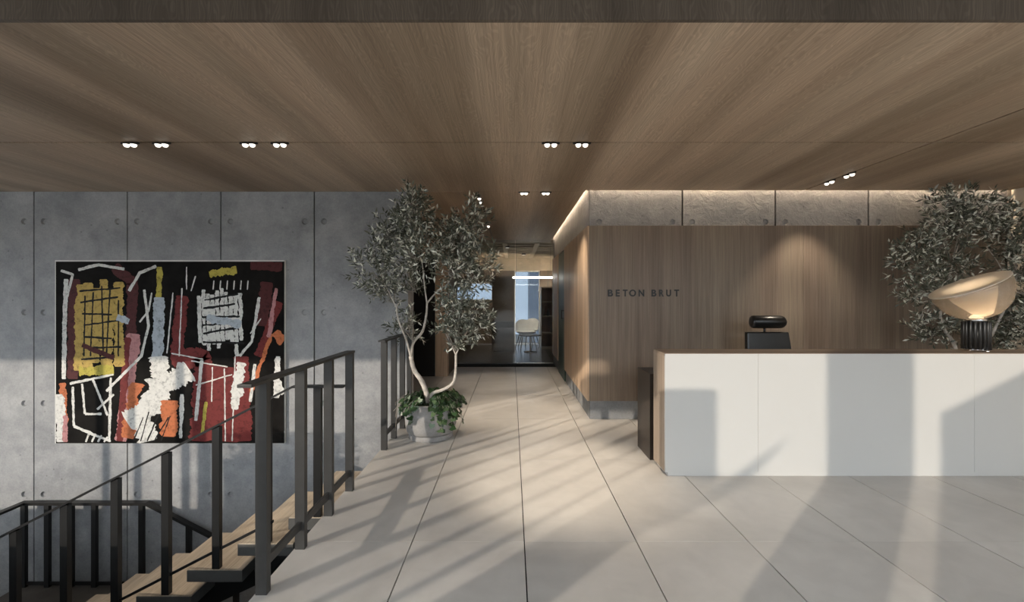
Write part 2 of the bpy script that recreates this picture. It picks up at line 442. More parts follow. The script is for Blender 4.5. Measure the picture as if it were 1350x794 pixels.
spot_i = [0]
def spot(x, y, along, label, aim=None, power=SPOT_W, gap=.052, size=47):
    """a two-lens spotlight module clipped to a track; along: 'x' or 'y'"""
    t = thing('ceiling_spotlight', label, 'spotlight', (x, y, CZ), 'two-lens ceiling spotlights')
    d = Vector((1, 0, 0)) if along == 'x' else Vector((0, 1, 0)); e = Vector((0, 1, 0)) if along == 'x' else Vector((1, 0, 0))
    a = Vector((x, y, CZ-.006)); L = gap/2+.04
    MB().bar(a-d*L, a+d*L, .012 if 1 else 0, .012).build('housing', 'black_plastic', t)
    for s in (-1, 1):
        o = Vector((x, y, CZ-.010))+d*s*gap/2
        prof = [(.021, 0), (.021, -.006), (.0185, -.016), (.012, -.023), (.0004, -.026)]
        MB().lathe([(r*1.12, z+.001) for r, z in prof[:2]], o, 16).build('rim', 'black_plastic', t)
        MB().lathe(prof, o, 16).build('lens', 'lens_glow', t)
    ld = bpy.data.lights.new('spotlight_beam', 'SPOT'); ld.energy = power; ld.color = WARM; ld.spot_size = math.radians(size); ld.spot_blend = .7; ld.shadow_soft_size = .03
    lo = bpy.data.objects.new('spotlight_beam', ld); C.objects.link(lo); lo.parent = t; lo.location = (0, 0, -.05)
    tgt = Vector(aim if aim else (x, y, 0))-Vector((x, y, CZ-.05))
    lo.rotation_euler = tgt.to_track_quat('-Z', 'Y').to_euler()
    return t
def tx(px): return (px-VX)/F*CY1
for px, lb in ((171.5, 'two-lens spotlight on the long track, end one above the stair'), (213, 'two-lens spotlight on the long track, second above the stair'),
               (328, 'two-lens spotlight on the long track, third above the stair'), (369, 'two-lens spotlight on the long track, above the floor edge railing')):
    spot(tx(px), CY1, 'x', lb, (tx(px), CY1+.25, -1), SPOT_W*.55)
spot(tx(726), CY1, 'x', 'two-lens spotlight on the long track over the tiled walkway', (tx(726), CY1+.1, 0), SPOT_W*1.35)
spot(tx(767), CY1, 'x', 'two-lens spotlight on the long track nearest the reception desk', (tx(767), CY1-.1, 0), SPOT_W*1.35)
spot((691-VX)/F*WY, WY, 'x', 'two-lens spotlight at the corridor mouth nearest the olive tree', ((691-VX)/F*WY, WY+.1, 0), gap=.042)
spot((719.5-VX)/F*WY, WY, 'x', 'two-lens spotlight at the corridor mouth nearest the wood wall', (CX-.1, WY+.7, .3), SPOT_W*1.0, gap=.042, size=78)
spot(TX, 5.09, 'y', 'two-lens spotlight on the corridor track, first past the mouth', (TX, 5.2, 0), SPOT_W*.8, gap=.2)
spot(TX, 6.9, 'y', 'two-lens spotlight on the corridor track, deeper down the corridor', (TX+.1, 6.9, 0), SPOT_W*.8, gap=.052)
spot(GX, 4.305, 'y', 'two-lens spotlight on the short track nearest the reception wall', (GX-.03, 4.62, .6), SPOT_W*.62, gap=.07, size=75)
spot(GX, 4.05, 'y', 'two-lens spotlight on the short track further from the reception wall', (GX-.2, 4.5, .4), SPOT_W*.5, gap=.07)

# LED strips in the slot between ceiling and concrete band
tag(box('led_strip', 'led_warm', (CX-.03, RX, WY-.055, WY-.030, 2.574, 2.579)), 'warm LED strip hidden in the slot above the reception wall', 'led strip')
tag(box('led_strip', 'led_warm', (CX-.050, CX-.028, WY, 8.8, 2.574, 2.579)), 'warm LED strip hidden in the slot along the corridor wall', 'led strip')

# ------------------------------------------------------------------ corridor end and the room behind the glass
wl = struct(box('wall_lobby', 'lit_side_wood', (-4.6, -1.08, 7.34, 7.5, 0, 2.60)), 'brown wood wall with a black door behind the concrete wall')
struct(box('wall_lobby_side', 'room_brown', (-4.7, -4.6, WY+.26, 7.5, -.3, 2.6)))
struct(box('wall_corridor_left', 'room_brown', (-1.2, -1.08, 7.5, 8.62, 0, 2.6)))
d2 = struct(box('door_2', 'black_door', (-2.15, -1.285, 7.315, 7.3395, .004, 2.05)), 'black door in the lobby wall')
MB().tube([(-2.05, 7.28, .95), (-2.05, 7.28, 1.15)], .01, 8).bar((-2.05, 7.28, .96), (-2.05, 7.32, .96), .01, .01, (1, 0, 0)).build('door_handle', 'steel_dark', d2)
GY = 8.6
gp = struct(thing('window_1', 'glazed partition at the end of the corridor', None, (-.12, GY, 0)))
gp.pop('category', None)
for a, b in ((-1.08, .060), (.066, CX)):
    MB().box(a, b, GY+.018, GY+.026, .03, CZ).build('pane', 'clear_glass', gp)
for a, b, c, d in ((-1.08, .06, 0, .03), (.06, CX, 0, .03)):
    MB().box(a, b, GY, GY+.045, c, d).build('frame', 'steel_black', gp)
MB().box(.09, CX-.03, GY-.004, GY+.0, .03, .05).build('door_rail', 'chrome', gp)
struct(box('floor_back_room', 'dark_floor', (-3.4, 3.4, 8.61, 12.5, -.3, -.002)))
struct(box('wall_back_room_left', 'room_brown', (-3.5, -3.4, 8.6, 12.7, -.3, 2.6)))
struct(box('wall_back_room_right', 'room_brown', (3.4, 3.5, 8.85, 12.7, -.3, 2.6)))
struct(box('wall_back_room_front', 'room_brown', (-3.4, -1.2, 8.5, 8.6, 0, 2.6)))
# window wall, built round its two openings
BY = 12.5
wb = struct(box('wall_back_room', 'coffer_beige', (-3.4, 3.4, BY, BY+.2, 2.10, 2.60)))
for b in ((-3.4, -1.6, 0, 2.1), (-1.6, -.55, 0, 1.25), (-1.6, -.55, 1.76, 2.1), (-.55, .064, 0, 2.1), (.80, 3.4, 0, 2.1)):
    box('wall_piece', 'room_brown', (b[0], b[1], BY, BY+.2, b[2], b[3]), wb)
for n, (a, b, c, d) in enumerate(((.064, .80, 0, 2.1), (-1.6, -.55, 1.25, 1.76))):
    wn = struct(thing('window_%d' % (n+2), 'back room window with a view of the grey sky', None, ((a+b)/2, BY, c))); wn.pop('category', None)
    MB().box(a, b, BY+.09, BY+.10, c, d).build('pane', 'window_glass', wn)
    mb = MB()
    for q in ((a, a+.03, c, d), (b-.03, b, c, d), (a, b, c, c+.03), (a, b, d-.03, d)): mb.box(q[0], q[1], BY+.06, BY+.13, q[2], q[3])
    mb.build('frame', 'white_paint', wn)
# coffered ceiling of the back room
cb = struct(box('ceiling_back_room', 'void_dark', (-3.4, 3.4, 9.0, BY, 2.585, 2.60)))
for i in range(9):
    y = 9.06+i*.41; box('beam', 'coffer_beige', (-3.4, 3.4, y, y+.10, CZ, 2.585), cb)
for x in (-2.5, -1.7, -.95, -.2, .48, 1.2, 2.0): box('cross_beam', 'coffer_beige', (x, x+.10, 9.06, BY, CZ-.012, 2.585), cb)
# furniture of the back room
un = thing('wall_unit', 'brown wood room divider with fluted front behind the glass partition', 'room divider', (-.22, 11, 0))
box('cabinet', 'dark_brown_panel', (-.5, .05, 10.8, 11.1, 0, .73), un)
box('back_board', 'room_brown', (-.5, .05, 11.04, 11.1, .73, 1.87), un)
for i in range(12): box('flute', 'room_brown', (-.495+i*.045, -.467+i*.045, 11.0, 11.04, .74, 1.22), un)
sh = thing('shelf_cabinet', 'dark red-brown shelf cabinet beside the back room window', 'cabinet', (.95, 11.6, 0))
for z in (0, .38, .82, 1.2, 1.58): box('shelf', 'room_brown', (.78, 1.5, 11.4, 11.75, z, z+.03), sh)
box('back_board', 'room_red', (.78, 1.5, 11.75, 11.78, 0, 1.61), sh)
for x in (.76, 1.5): box('side_board', 'dark_brown_panel', (x, x+.02, 11.4, 11.78, 0, 1.61), sh)
for x, z, lb in ((.84, .85, 'small black vase at the end of the middle shelf in the back room'), (.95, .85, 'small black vase, second on the middle shelf in the back room'), (1.05, .41, 'small black vase alone on the low shelf in the back room')):
    tag(MB().lathe([(.04, 0), (.045, .08), (.02, .14), (.025, .16)], (x, 11.55, z), 12).build('vase', 'black_plastic'), lb, 'vase', 'vases on the shelf cabinet')
ll = thing('linear_lamp', 'thin glowing linear pendant lamp in the back room', 'pendant lamp', (.42, 10, CZ))
box('tube', 'linear_glow', (.015, .96, 9.985, 10.015, 1.768, 1.80), ll)
for x in (.1, .88): MB().tube([(x, 10, 1.80), (x, 10, CZ)], .003, 6).build('cable', 'black_plastic', ll)
for x, y, lb in ((-.1, 9.6, 'round fill lamp added just behind the glass partition'), (.3, 11.2, 'round fill lamp added over the back room chairs')):  # fill lamps added to brighten the dark back room
    t = thing('fill_downlight', lb, 'fill_downlight', (x, y, CZ))
    MB().lathe([(.05, CZ-.04), (.05, CZ+.1)], (x, y, 0), 16).build('can', 'steel_black', t)
    MB().lathe([(.042, CZ-.043), (.042, CZ-.0405)], (x, y, 0), 16).build('lens', 'lens_glow', t)
    q = bpy.data.lights.new('fill_beam', 'SPOT'); q.spot_size = 2.2; q.spot_blend = .8; q.energy = 60; q.color = WARM; q.shadow_soft_size = .05
    qo = bpy.data.objects.new('fill_beam', q); C.objects.link(qo); qo.parent = t; qo.location = (0, 0, -.12)
def lounge(x, y, rz, label):
    t = thing('lounge_chair', label, 'chair', (x, y, 0), 'chairs in the back room')
    R = Matrix.Rotation(rz, 3, 'Z')
    def put(mb, name, mat):
        mb.v = [R @ p + Vector((x, y, 0)) for p in mb.v]; mb.build(name, mat, t)
    put(MB().lathe([(.02, .40), (.20, .41), (.255, .45), (.25, .47), (.02, .445)], (0, 0, 0), 20), 'seat', 'white_paint')
    mb = MB(); n = 12
    for s, r in ((0, .26), (1, .24)):
        vs = []; fs = []
        for k in range(n+1):
            a = math.pi*(.08+.84*k/n); hh = .30*math.sin(a)**.7
            vs += [(r*math.cos(a), r*math.sin(a), .46), (r*1.06*math.cos(a), r*1.1*math.sin(a), .46+hh)]
        for k in range(n): fs.append((2*k, 2*k+2, 2*k+3, 2*k+1))
        mb.add(vs, fs, True)
    put(mb, 'backrest', 'white_paint')
    for sx, sy in ((-1, -1), (1, -1), (-1, 1), (1, 1)):
        put(MB().tube([(sx*.12, sy*.12, .42), (sx*.22, sy*.22, .0)], .012, 6), 'leg', 'steel_dark')
lounge(.36, 11.25, .3, 'white shell chair before the back room window, next to the divider')
lounge(.46, 11.95, -.5, 'white shell chair before the back room window, next to the shelf cabinet')
for b, lb in (((-.48, .03, 11.101, 11.12, 1.80, 1.83), 'added LED uplight behind the top of the wood room divider'), ((.80, 1.48, 11.781, 11.80, 1.54, 1.57), 'added LED uplight behind the top of the shelf cabinet'), ((-3.0, -1.7, 11.5, 11.53, 1.9, 1.909), 'added LED uplight on the ledge of the back room')):  # hidden strips added to brighten the coffers and bulkhead
    tag(box('led_strip', 'led_room_fill', b), lb, 'led strip')
struct(box('trim_3', 'room_brown', (-3.05, -1.65, 11.45, 12.5, 1.86, 1.899)), 'ledge in the back room')
ct = thing('coffee_table', 'low round black table between the back room chairs', 'table', (.45, 10.7, 0))
MB().lathe([(.28, .40), (.28, .42)], (.45, 10.7, 0), 24).build('top', 'steel_black', ct)
MB().lathe([(.16, 0), (.16, .012), (.02, .03), (.02, .40)], (.45, 10.7, 0), 16).build('pedestal', 'steel_black', ct)
tag(MB().box(2.4, 9, 60, 66, -6, 8.5).box(3.4, 7, 60.5, 65, 8.5, 12).build('distant_tower', 'tower_grey'), 'grey city block seen through the back room window', 'building')

# ------------------------------------------------------------------ stair
st = thing('staircase', 'staircase of tan treads and black steel balustrades going down beside the concrete wall', 'staircase', (FX, (SY0+SY1)/2, 0))
def tread(k, x0, x1, y0, y1, z, parent):
    t = MB().box(x0, x1, y0, y1, z-.082, z-.006).build('tread', 'tread_steel', parent)
    MB().box(x0+.002, x1-.002, y0+.003, y1-.003, z-.006, z).build('tread_top', 'tread_wood', t)
for k in range(1, 10):
    tread(k, FX-SN*k-(.03 if k < 9 else 0), FX-SN*(k-1)-(.002 if k == 1 else 0), SY0, SY1, -SR*k, st)
LZ = -SR*10; LX1 = FX-SN*9; LX0 = -5.25
for yy in ((SY0+SY1)/2-.15, (SY0+SY1)/2+.15):
    MB().bar((FX-.05, yy, -SR-.20), (LX1, yy, LZ-.05), .03, .16).build('stringer', 'steel_black', st)
st2 = st
MB().prism([(LX0, SY0), (LX1-.002, SY0), (LX1-.002, SY1+.02), (LX1+.27, SY1+.02), (LX1+.27, WY-.012), (LX0, WY-.012)], 2, LZ-.12, LZ).build('landing', 'landing_stone', st2)
for k in range(1, 9):
    tread(k, LX1+.27+SN*(k-1)+(.002 if k == 1 else 0), LX1+.27+SN*k+.03, SY1+.06, WY-.02, LZ-SR*k, st2)

# balustrades
def post(mb_parent, x, y, z0, z1, wx=.05, wy=.034, mat='steel_dark'):
    return MB().box(x-wx/2, x+wx/2, y-wy/2, y+wy/2, z0, z1, .0015).build('post', mat, mb_parent)
RH = .947
def floor_rail(ys, y0, y1, label):
    t = thing('balustrade', label, 'railing', (-1.1, (y0+y1)/2, 0), 'steel balustrades along the floor edge')
    for y in ys: post(t, -1.1, y, 0, RH-.014)
    MB().box(-1.13, -1.07, y0, y1, RH-.014, RH, .002).build('handrail', 'steel_dark', t)
    MB().box(-1.108, -1.092, ys[0]+.018, ys[-1]-.018, .105, .145).build('lower_rail', 'steel_dark', t)
floor_rail([1.937, 2.287, 2.634, 2.972], 1.80, 2.992, 'dark steel balustrade on the floor edge in front of the stair head')
floor_rail([3.774, 4.085, 4.40, 4.70], 3.70, 4.72, 'dark steel balustrade on the floor edge beside the potted olive tree')
sr = st
ry = SY0+.022
def rail_z(x): return .277+(x+2.33)*SR/SN
for k in range(1, 9):
    x = FX-SN*(k-.5)-.012; zt = min(.700, rail_z(x)-.012)
    post(sr, x, ry, -SR*k, zt, .05, .034, 'steel_black')
xk = -2.33+(.712-.277)*SN/SR
MB().prism([(FX-.005, .698), (FX-.005, .712), (xk, .712), (-4.0, rail_z(-4.0)), (-4.0, rail_z(-4.0)-.016), (xk, .698)], 1, ry-.028, ry+.028).build('handrail', 'steel_black', sr)
def low_z(x): return -.515+.118+(x+2.0)*SR/SN
MB().prism([(-1.62, low_z(-1.62)), (-1.62, low_z(-1.62)-.02), (-3.95, low_z(-3.95)-.02), (-3.95, low_z(-3.95))], 1, ry-.006, ry+.006).build('lower_rail', 'steel_black', sr)
lr = st2
ly = 4.655; LT = -.856
for i in range(6):
    post(lr, -5.18+.25*i, ly, LZ, LT-.014, .05, .034, 'steel_black')
for i in range(1, 6):
    x = -3.93+.25*i; k = math.ceil((x-(LX1+.27))/SN) if x > LX1+.27 else 0
    post(lr, x, ly, LZ-SR*max(0, k), LT-.02-(x+3.87)*SR/SN, .05, .034, 'steel_black')
for y in (4.3, 3.95, 3.6, 3.25): post(lr, -5.18, y, LZ, LT-.014, .034, .05, 'steel_black')
MB().prism([(-5.21, LT), (-3.87, LT), (-2.6, LT-1.27*SR/SN), (-2.6, LT-1.27*SR/SN-.03), (-3.875, LT-.03), (-5.21, LT-.03)], 1, ly-.028, ly+.028).build('handrail', 'steel_black', lr)
MB().box(-5.21, -5.15, 3.0, ly-.0285, LT-.025, LT).build('side_handrail', 'steel_black', lr)
MB().box(-5.16, -3.95, ly-.006, ly+.006, LZ+.02, LZ+.055).build('lower_rail', 'steel_black', lr)

# ------------------------------------------------------------------ abstract painting (generic stand-in in the same colours)
pa = thing('abstract_painting', 'large dark abstract painting with ochre, red and white brush marks on concrete wall', 'painting', (-3.70, WY-.02, -.265))
py0 = WY-.036
X0, X1, Z0, Z1 = P(72, 0, py0).x, P(375, 0, py0).x, P(0, 585, py0).z, P(0, 343, py0).z
box('stretcher', 'canvas_edge', (X0, X1, py0+.004, WY-.001, Z0, Z1), pa)
plain('paint_ground', (.010, .009, .008), .85, 0, .5, 5, .1)
box('canvas', 'paint_ground', (X0+.012, X1-.003, py0+.001, py0+.004, Z0+.002, Z1-.016), pa)
cols = dict(ochre=(.52, .36, .10), white=(.72, .71, .67), pale_blue=(.45, .50, .55), dark_red=(.17, .030, .028), orange=(.55, .17, .07), maroon=(.085, .022, .022), yellow=(.50, .42, .08), black=(.010, .010, .010), pink=(.50, .24, .24))
for n_, c_ in cols.items(): 
    m, nt, bs = new_mat('paint_'+n_)
    v = pos(nt, (1, 1, 1)); n1 = noise(nt, v, 26, 5, .7, .5); n2 = noise(nt, v, 7, 3)
    c = ramp(nt, n1, [(.30, tuple(q*.45 for q in c_)), (.48, c_), (.75, tuple(min(1, q*1.15) for q in c_))])
    nt.links.new(c, bs.inputs['Base Color']); bs.inputs['Roughness'].default_value = .7; bs.inputs['Specular IOR Level'].default_value = .2
layer = [0]
rs = random.Random(21)
def stroke(col, pts, wpx, rag=.22):
    """ragged brush stroke; points in photo pixels on the canvas plane"""
    layer[0] += 1
    y = py0+.0008-.00001*layer[0]
    Q = [P(a, b, py0) for a, b in pts]; out = []
    for a, b in zip(Q, Q[1:]):
        n = max(2, int((b-a).length/.012))
        for i in range(n): out.append(a.lerp(b, i/n))
    out.append(Q[-1]); wd = wpx*py0/F/2; vs = []; wob = {-1: 0.0, 1: 0.0}
    for i, p in enumerate(out):
        d = (out[min(i+1, len(out)-1)]-out[max(i-1, 0)]).normalized(); r = Vector((d.z, 0, -d.x))
        e = .75 if i in (0, len(out)-1) else 1
        for s in (-1, 1):
            wob[s] = wob[s]*.72+rs.uniform(-rag, rag)*.62; q = p+r*s*wd*e*(1+wob[s])
            vs.append((min(max(q.x, X0+.013), X1-.004), y, min(max(q.z, Z0+.003), Z1-.017)))
    MB().add(vs, [(2*i, 2*i+1, 2*i+3, 2*i+2) for i in range(len(out)-1)]).build('brush_mark', 'paint_'+col, pa)
S = stroke
# broad fields
S('maroon', [(98, 368), (96, 500)], 16); S('maroon', [(150, 352), (175, 372), (172, 470)], 14)
S('pink', [(176, 440), (160, 582)], 17); S('dark_red', [(168, 445), (158, 582)], 9)
for i in range(6): S('ochre', [(106+i*10, 372+rs.uniform(-6, 10)), (104+i*10+rs.uniform(-4, 4), 488+rs.uniform(-10, 8))], 12, .35)
S('yellow', [(104, 490), (150, 488)], 12, .4)
for i in range(7): S('black', [(104+rs.uniform(0, 8), 384+i*15), (160+rs.uniform(-14, 4), 380+i*15+rs.uniform(-4, 9))], 2.4, .4)
for i in range(5): S('black', [(112+i*11, 376+rs.uniform(0, 20)), (112+i*11+rs.uniform(-6, 6), 470)], 2.0, .4)
S('maroon', [(108, 455), (150, 472)], 7); S('pale_blue', [(154, 418), (170, 424)], 10, .4)
S('dark_red', [(240, 390), (232, 476)], 17); S('dark_red', [(226, 472), (268, 470), (262, 582)], 24, .3)
S('dark_red', [(300, 484), (292, 582)], 50, .2); S('dark_red', [(318, 470), (322, 582)], 20)
S('maroon', [(330, 350), (372, 352)], 12); S('maroon', [(352, 372), (345, 430)], 16); S('dark_red', [(368, 398), (340, 470)], 11)
S('orange', [(362, 438), (374, 452)], 14); S('orange', [(358, 440), (330, 520)], 5, .5); S('orange', [(180, 505), (168, 578)], 18, .4)
S('orange', [(82, 505), (86, 560)], 9, .4); S('white', [(78, 520), (80, 583)], 12, .4); S('pink', [(86, 548), (86, 583)], 6, .4)
# white and blue sweeps
S('white', [(87, 368), (85, 420), (84, 500)], 6); S('white', [(80, 357), (96, 362), (88, 392)], 3.5)
S('white', [(103, 356), (130, 349), (164, 355)], 4); S('white', [(206, 351), (184, 360), (170, 384)], 4); S('yellow', [(210, 352), (209, 396)], 8, .3)
S('pale_blue', [(210, 392), (207, 488)], 15, .2); S('white', [(208, 470), (210, 500)], 22, .35)
S('white', [(250, 488), (220, 508), (196, 540), (168, 558)], 26, .35); S('white', [(206, 500), (200, 545)], 26, .4); S('white', [(188, 548), (196, 582)], 22, .5)
S('orange', [(224, 528), (222, 576)], 22, .25); S('white', [(240, 520), (238, 578)], 5, .4)
for i in range(5): S('black', [(176+i*9, 582), (190+i*9+rs.uniform(-3, 6), 548+rs.uniform(-12, 6))], 1.6, .5)
S('white', [(190, 382), (196, 430), (186, 470), (140, 516)], 3.5); S('white', [(184, 425), (196, 410), (200, 386)], 2.4)
# right-hand block of pale hatching
for i in range(9): S('white', [(268+i*6, 384+rs.uniform(-4, 8)), (270+i*6, 462+rs.uniform(-14, 12))], 5.5, .45)
for i in range(6): S('black', [(264+rs.uniform(0, 6), 396+i*11), (318+rs.uniform(-8, 6), 392+i*11+rs.uniform(-5, 8))], 2.6, .5)
S('pale_blue', [(272, 420), (318, 428)], 9, .5); S('yellow', [(276, 362), (312, 356)], 9, .5)
for i in range(6): S('white', [(282+i*9, 370), (281+i*9, 382)], 1.6)
S('white', [(262, 390), (264, 452)], 5); S('white', [(342, 392), (332, 450), (316, 470)], 4, .4); S('pink', [(364, 380), (354, 445)], 5, .4)
S('white', [(318, 478), (308, 540)], 12, .5); S('white', [(336, 480), (330, 530)], 4); S('white', [(366, 470), (364, 525)], 7, .4); S('white', [(362, 498), (374, 520)], 9, .4)
S('white', [(266, 475), (258, 555)], 4.5); S('yellow', [(272, 530), (266, 572)], 4, .4)
for a in ((228, 386, 220, 466), (240, 380, 236, 470), (252, 476, 300, 484), (258, 508, 306, 494), (280, 484, 279, 530), (296, 486, 297, 582), (310, 470, 306, 582), (226, 466, 268, 474), (330, 440, 344, 420), (246, 352, 246, 382), (252, 384, 258, 364)):
    S('white', [(a[0], a[1]), (a[2], a[3])], 1.7, .4)
# loose linear lattice at the lower left
for a in ((92, 506, 150, 494), (96, 510, 97, 562), (108, 506, 112, 546), (112, 546, 134, 546), (122, 500, 142, 548), (97, 562, 146, 582), (146, 498, 144, 582), (128, 540, 150, 520)):
    S('white', [(a[0], a[1]), (a[2], a[3])], 3.2, .35)
for i in range(4): S('white', [(118+i*8, 570+i*2), (113+i*8, 583)], 2.6)
# ------------------------------------------------------------------ wall lettering
sg = thing('wall_lettering', 'dark metal wall lettering BETON BRUT on the wood cladding', 'lettering', (1.4, WY-.025, 1.33))
LY = WY-.026
for ch, a, b in (('B', 801.5, 808), ('E', 811.8, 817), ('T', 821, 827.4), ('O', 829.6, 838.4), ('N', 842, 849.2), ('B', 859, 865.2), ('R', 869, 875), ('U', 878.4, 884.6), ('T', 888.8, 895.2)):
    cu = bpy.data.curves.new('letter', 'FONT'); cu.body = ch; cu.extrude = .1; cu.offset = .022
    to = bpy.data.objects.new('letter_source', cu); C.objects.link(to); bpy.context.view_layer.update()
    me = bpy.data.meshes.new_from_object(to.evaluated_get(bpy.context.evaluated_depsgraph_get()))
    bpy.data.objects.remove(to)
    co = [q.co.copy() for q in me.vertices]
    mn = [min(q[i] for q in co) for i in range(3)]; mx = [max(q[i] for q in co) for i in range(3)]
    xa, xb = P(a, 0, LY).x, P(b, 0, LY).x; za, zb = P(0, 391, LY).z, P(0, 382, LY).z
    mb = MB(); mb.add([(xa+(q.x-mn[0])/(mx[0]-mn[0])*(xb-xa), WY-.0225-(q.z-mn[2])/(mx[2]-mn[2])*.008, za+(q.y-mn[1])/(mx[1]-mn[1])*(zb-za)) for q in co], [tuple(p.vertices) for p in me.polygons])
    mb.build('letter', 'black_plastic', sg); bpy.data.meshes.remove(me)

# ------------------------------------------------------------------ reception desk
DX0, DX1, DY0, DY1, DH = 1.122, 4.75, 3.211, 3.477, .90
dk = thing('reception_desk', 'long white-fronted reception desk with wood top and dark lower worktop', 'desk', (2.9, 3.4, 0))
box('body', 'desk_side_wood', (DX0, DX1, DY0+.02, DY1, .028, DH-.02), dk)
box('counter_top', 'desk_wood', (DX0, DX1, DY0+.002, DY1, DH-.02, DH), dk)
for a, b in ((DX0, 1.802), (1.8035, 3.386), (3.3875, DX1)):
    box('front_panel', 'white_panel', (a, b, DY0, DY0+.02, .028, DH-.004), dk, .001)
box('plinth', 'white_panel', (DX0+.02, DX1-.02, DY0+.006, DY1-.02, 0, .028), dk)
box('lower_side', 'dark_brown_panel', (1.11, 1.15, 3.53, 3.873, 0, .694), dk)
box('lower_side', 'dark_brown_panel', (DX1-.04, DX1, 3.53, 3.873, 0, .694), dk)
box('worktop', 'dark_brown_panel', (1.15, DX1-.04, DY1, 3.873, .664, .694), dk)

# ------------------------------------------------------------------ table lamp on the desk
lx, ly_ = P(1287, 0, 3.345).x, 3.345
tl = thing('table_lamp', 'large table lamp with glass bowl, tilted white disc and black ribbed base', 'table lamp', (lx, ly_, DH))
for a in range(3):
    t = a*2.1+.4
    MB().lathe([(.012, DH), (.014, DH+.008), (.012, DH+.015)], (lx+.055*math.cos(t), ly_+.055*math.sin(t)-.03, 0), 12).build('foot', 'chrome', tl)
MB().lathe([(.074, DH+.010), (.077, DH+.014), (.077, DH+.018)], (lx, ly_, 0), 32).build('base_plate', 'chrome', tl)
bz0, bz1 = DH+.016, P(0, 424, ly_).z
MB().lathe([(.068, bz0), (.068, bz1)], (lx, ly_, 0), 32).build('base_core', 'steel_black', tl)
for k in range(18):
    a = 2*math.pi*k/18
    MB().lathe([(.0105, bz0), (.0105, bz1-.002), (.009, bz1)], (lx+.073*math.cos(a), ly_+.073*math.sin(a), 0), 8).build('rib', 'steel_black', tl)
MB().lathe([(.058, bz1), (.058, bz1+.016), (.054, bz1+.024)], (lx, ly_, 0), 32).build('collar', 'chrome', tl)
# bowl axis: towards the upper left, tipped a little to the front
rim_c = Vector((3.485, ly_, 1.395)); R_ = .24
nrm = Vector((-.477, .107, 1)).normalized(); ux = Vector((0, 1, 0)).cross(nrm).normalized(); uy = nrm.cross(ux).normalized(); RM = Matrix((ux, uy, nrm)).transposed()
depth = .258
prof = []
for i in range(15):
    t = i/14; a = t*math.pi/2
    prof.append((max(.03, R_*math.sin(a)**.86*.985), -depth*(1-.0)*math.cos(a)**1.05))
prof[0] = (.045, -depth*.98)
MB().lathe(prof+[(r-.004, z+.004) for r, z in prof[::-1]], rim_c, 48, RM).build('glass_bowl', 'amber_glass', tl)
frosted('lamp_disc', (.93, .88, .80), .02)
disc = [(.001, -.012), (R_*.5, -.010), (R_*.93, -.001), (R_, .006), (R_*1.006, .012), (R_*.97, .012), (R_*.6, .004), (.001, .0)]
MB().lathe(disc, rim_c, 64, RM).build('reflector_disc', 'lamp_disc', tl)
MB().lathe([(.045, -depth*.93), (.075, -depth*.75), (.125, -depth*.38), (.150, -depth*.08), (.146, -depth*.08), (.121, -depth*.38), (.071, -depth*.75), (.041, -depth*.93)], rim_c, 40, RM).build('inner_shade', 'amber_shade', tl)
bz = bz1+.05
MB().lathe([(.001, bz1+.022), (.04, bz1+.024), (.04, bz1+.034), (.024, bz1+.048), (.001, bz1+.052)], (lx, ly_, 0), 24).build('bulb', 'bulb_glow', tl)
ld_ = bpy.data.lights.new('lamp_glow', 'POINT'); ld_.energy = 1.5; ld_.color = WARM; ld_.shadow_soft_size = .03
lo_ = bpy.data.objects.new('lamp_glow', ld_); C.objects.link(lo_); lo_.parent = tl; lo_.location = (.02, 0, bz1+.10-DH)

# ------------------------------------------------------------------ office chair behind the desk
cx_, cy_ = 2.52, 4.12
ch = thing('office_chair', 'black leather office chair with roll headrest behind the reception desk', 'chair', (cx_, cy_, 0))
for k in range(5):
    a = 2*math.pi*k/5+.3; d = Vector((math.cos(a), math.sin(a), 0)); o = Vector((cx_, cy_, 0))
    lg = MB().tube([o+Vector((0, 0, .11)), o+d*.28+Vector((0, 0, .075))], [.022, .014], 8).build('base_leg', 'chrome', ch)
    q = o+d*.285; r = Vector((-d.y, d.x, 0))
    MB().tube([q+Vector((0, 0, .03))-r*.02, q+Vector((0, 0, .03))+r*.02], .03, 12).build('castor', 'black_plastic', lg)
MB().tube([(cx_, cy_, .09), (cx_, cy_, .42)], [.03, .022], 12).build('column', 'chrome', ch)
box('seat', 'black_leather', (cx_-.25, cx_+.25, cy_-.27, cy_+.2, .42, .50), ch, .03)
def slab(name, zs, w0, w1, yb0, yb1, th):
    bm = bmesh.new(); bmesh.ops.create_cube(bm, size=1)
    for q in bm.verts:
        t = q.co.z+.5; wd = w0+(w1-w0)*t
        q.co = Vector((cx_+q.co.x*wd+(.015*(1-t) if q.co.x > 0 else -.0), yb0+(yb1-yb0)*t+q.co.y*th, zs[0]+(zs[1]-zs[0])*t))
    bmesh.ops.bevel(bm, geom=bm.edges[:], offset=.014, segments=3, affect='EDGES', profile=.6)
    bm.verts.index_update(); mb = MB(); mb.add([q.co.copy() for q in bm.verts], [[q.index for q in f.verts] for f in bm.faces], False); bm.free()
    return mb.build(name, 'black_leather', ch)
slab('backrest', (.52, .972), .46, .41, cy_+.16, cy_+.22, .06)
MB().bar((cx_, cy_+.15, .44), (cx_, cy_+.225, .62), .07, .012, (0, 1, 0)).build('back_bracket', 'chrome', ch)
MB().tube([(cx_-.015, cy_+.225, .95), (cx_-.015, cy_+.235, 1.03)], .011, 8).build('headrest_stem', 'black_plastic', ch)
hz = 1.073; hy = cy_+.19
prof = [(.001, -.172), (.035, -.171), (.055, -.164), (.063, -.150), (.064, .11), (.058, .138), (.042, .158), (.02, .168), (.001, .170)]
MB().lathe(prof, (cx_, hy, hz), 24, Matrix.Rotation(math.pi/2, 3, 'Y')).build('headrest', 'black_leather', ch)
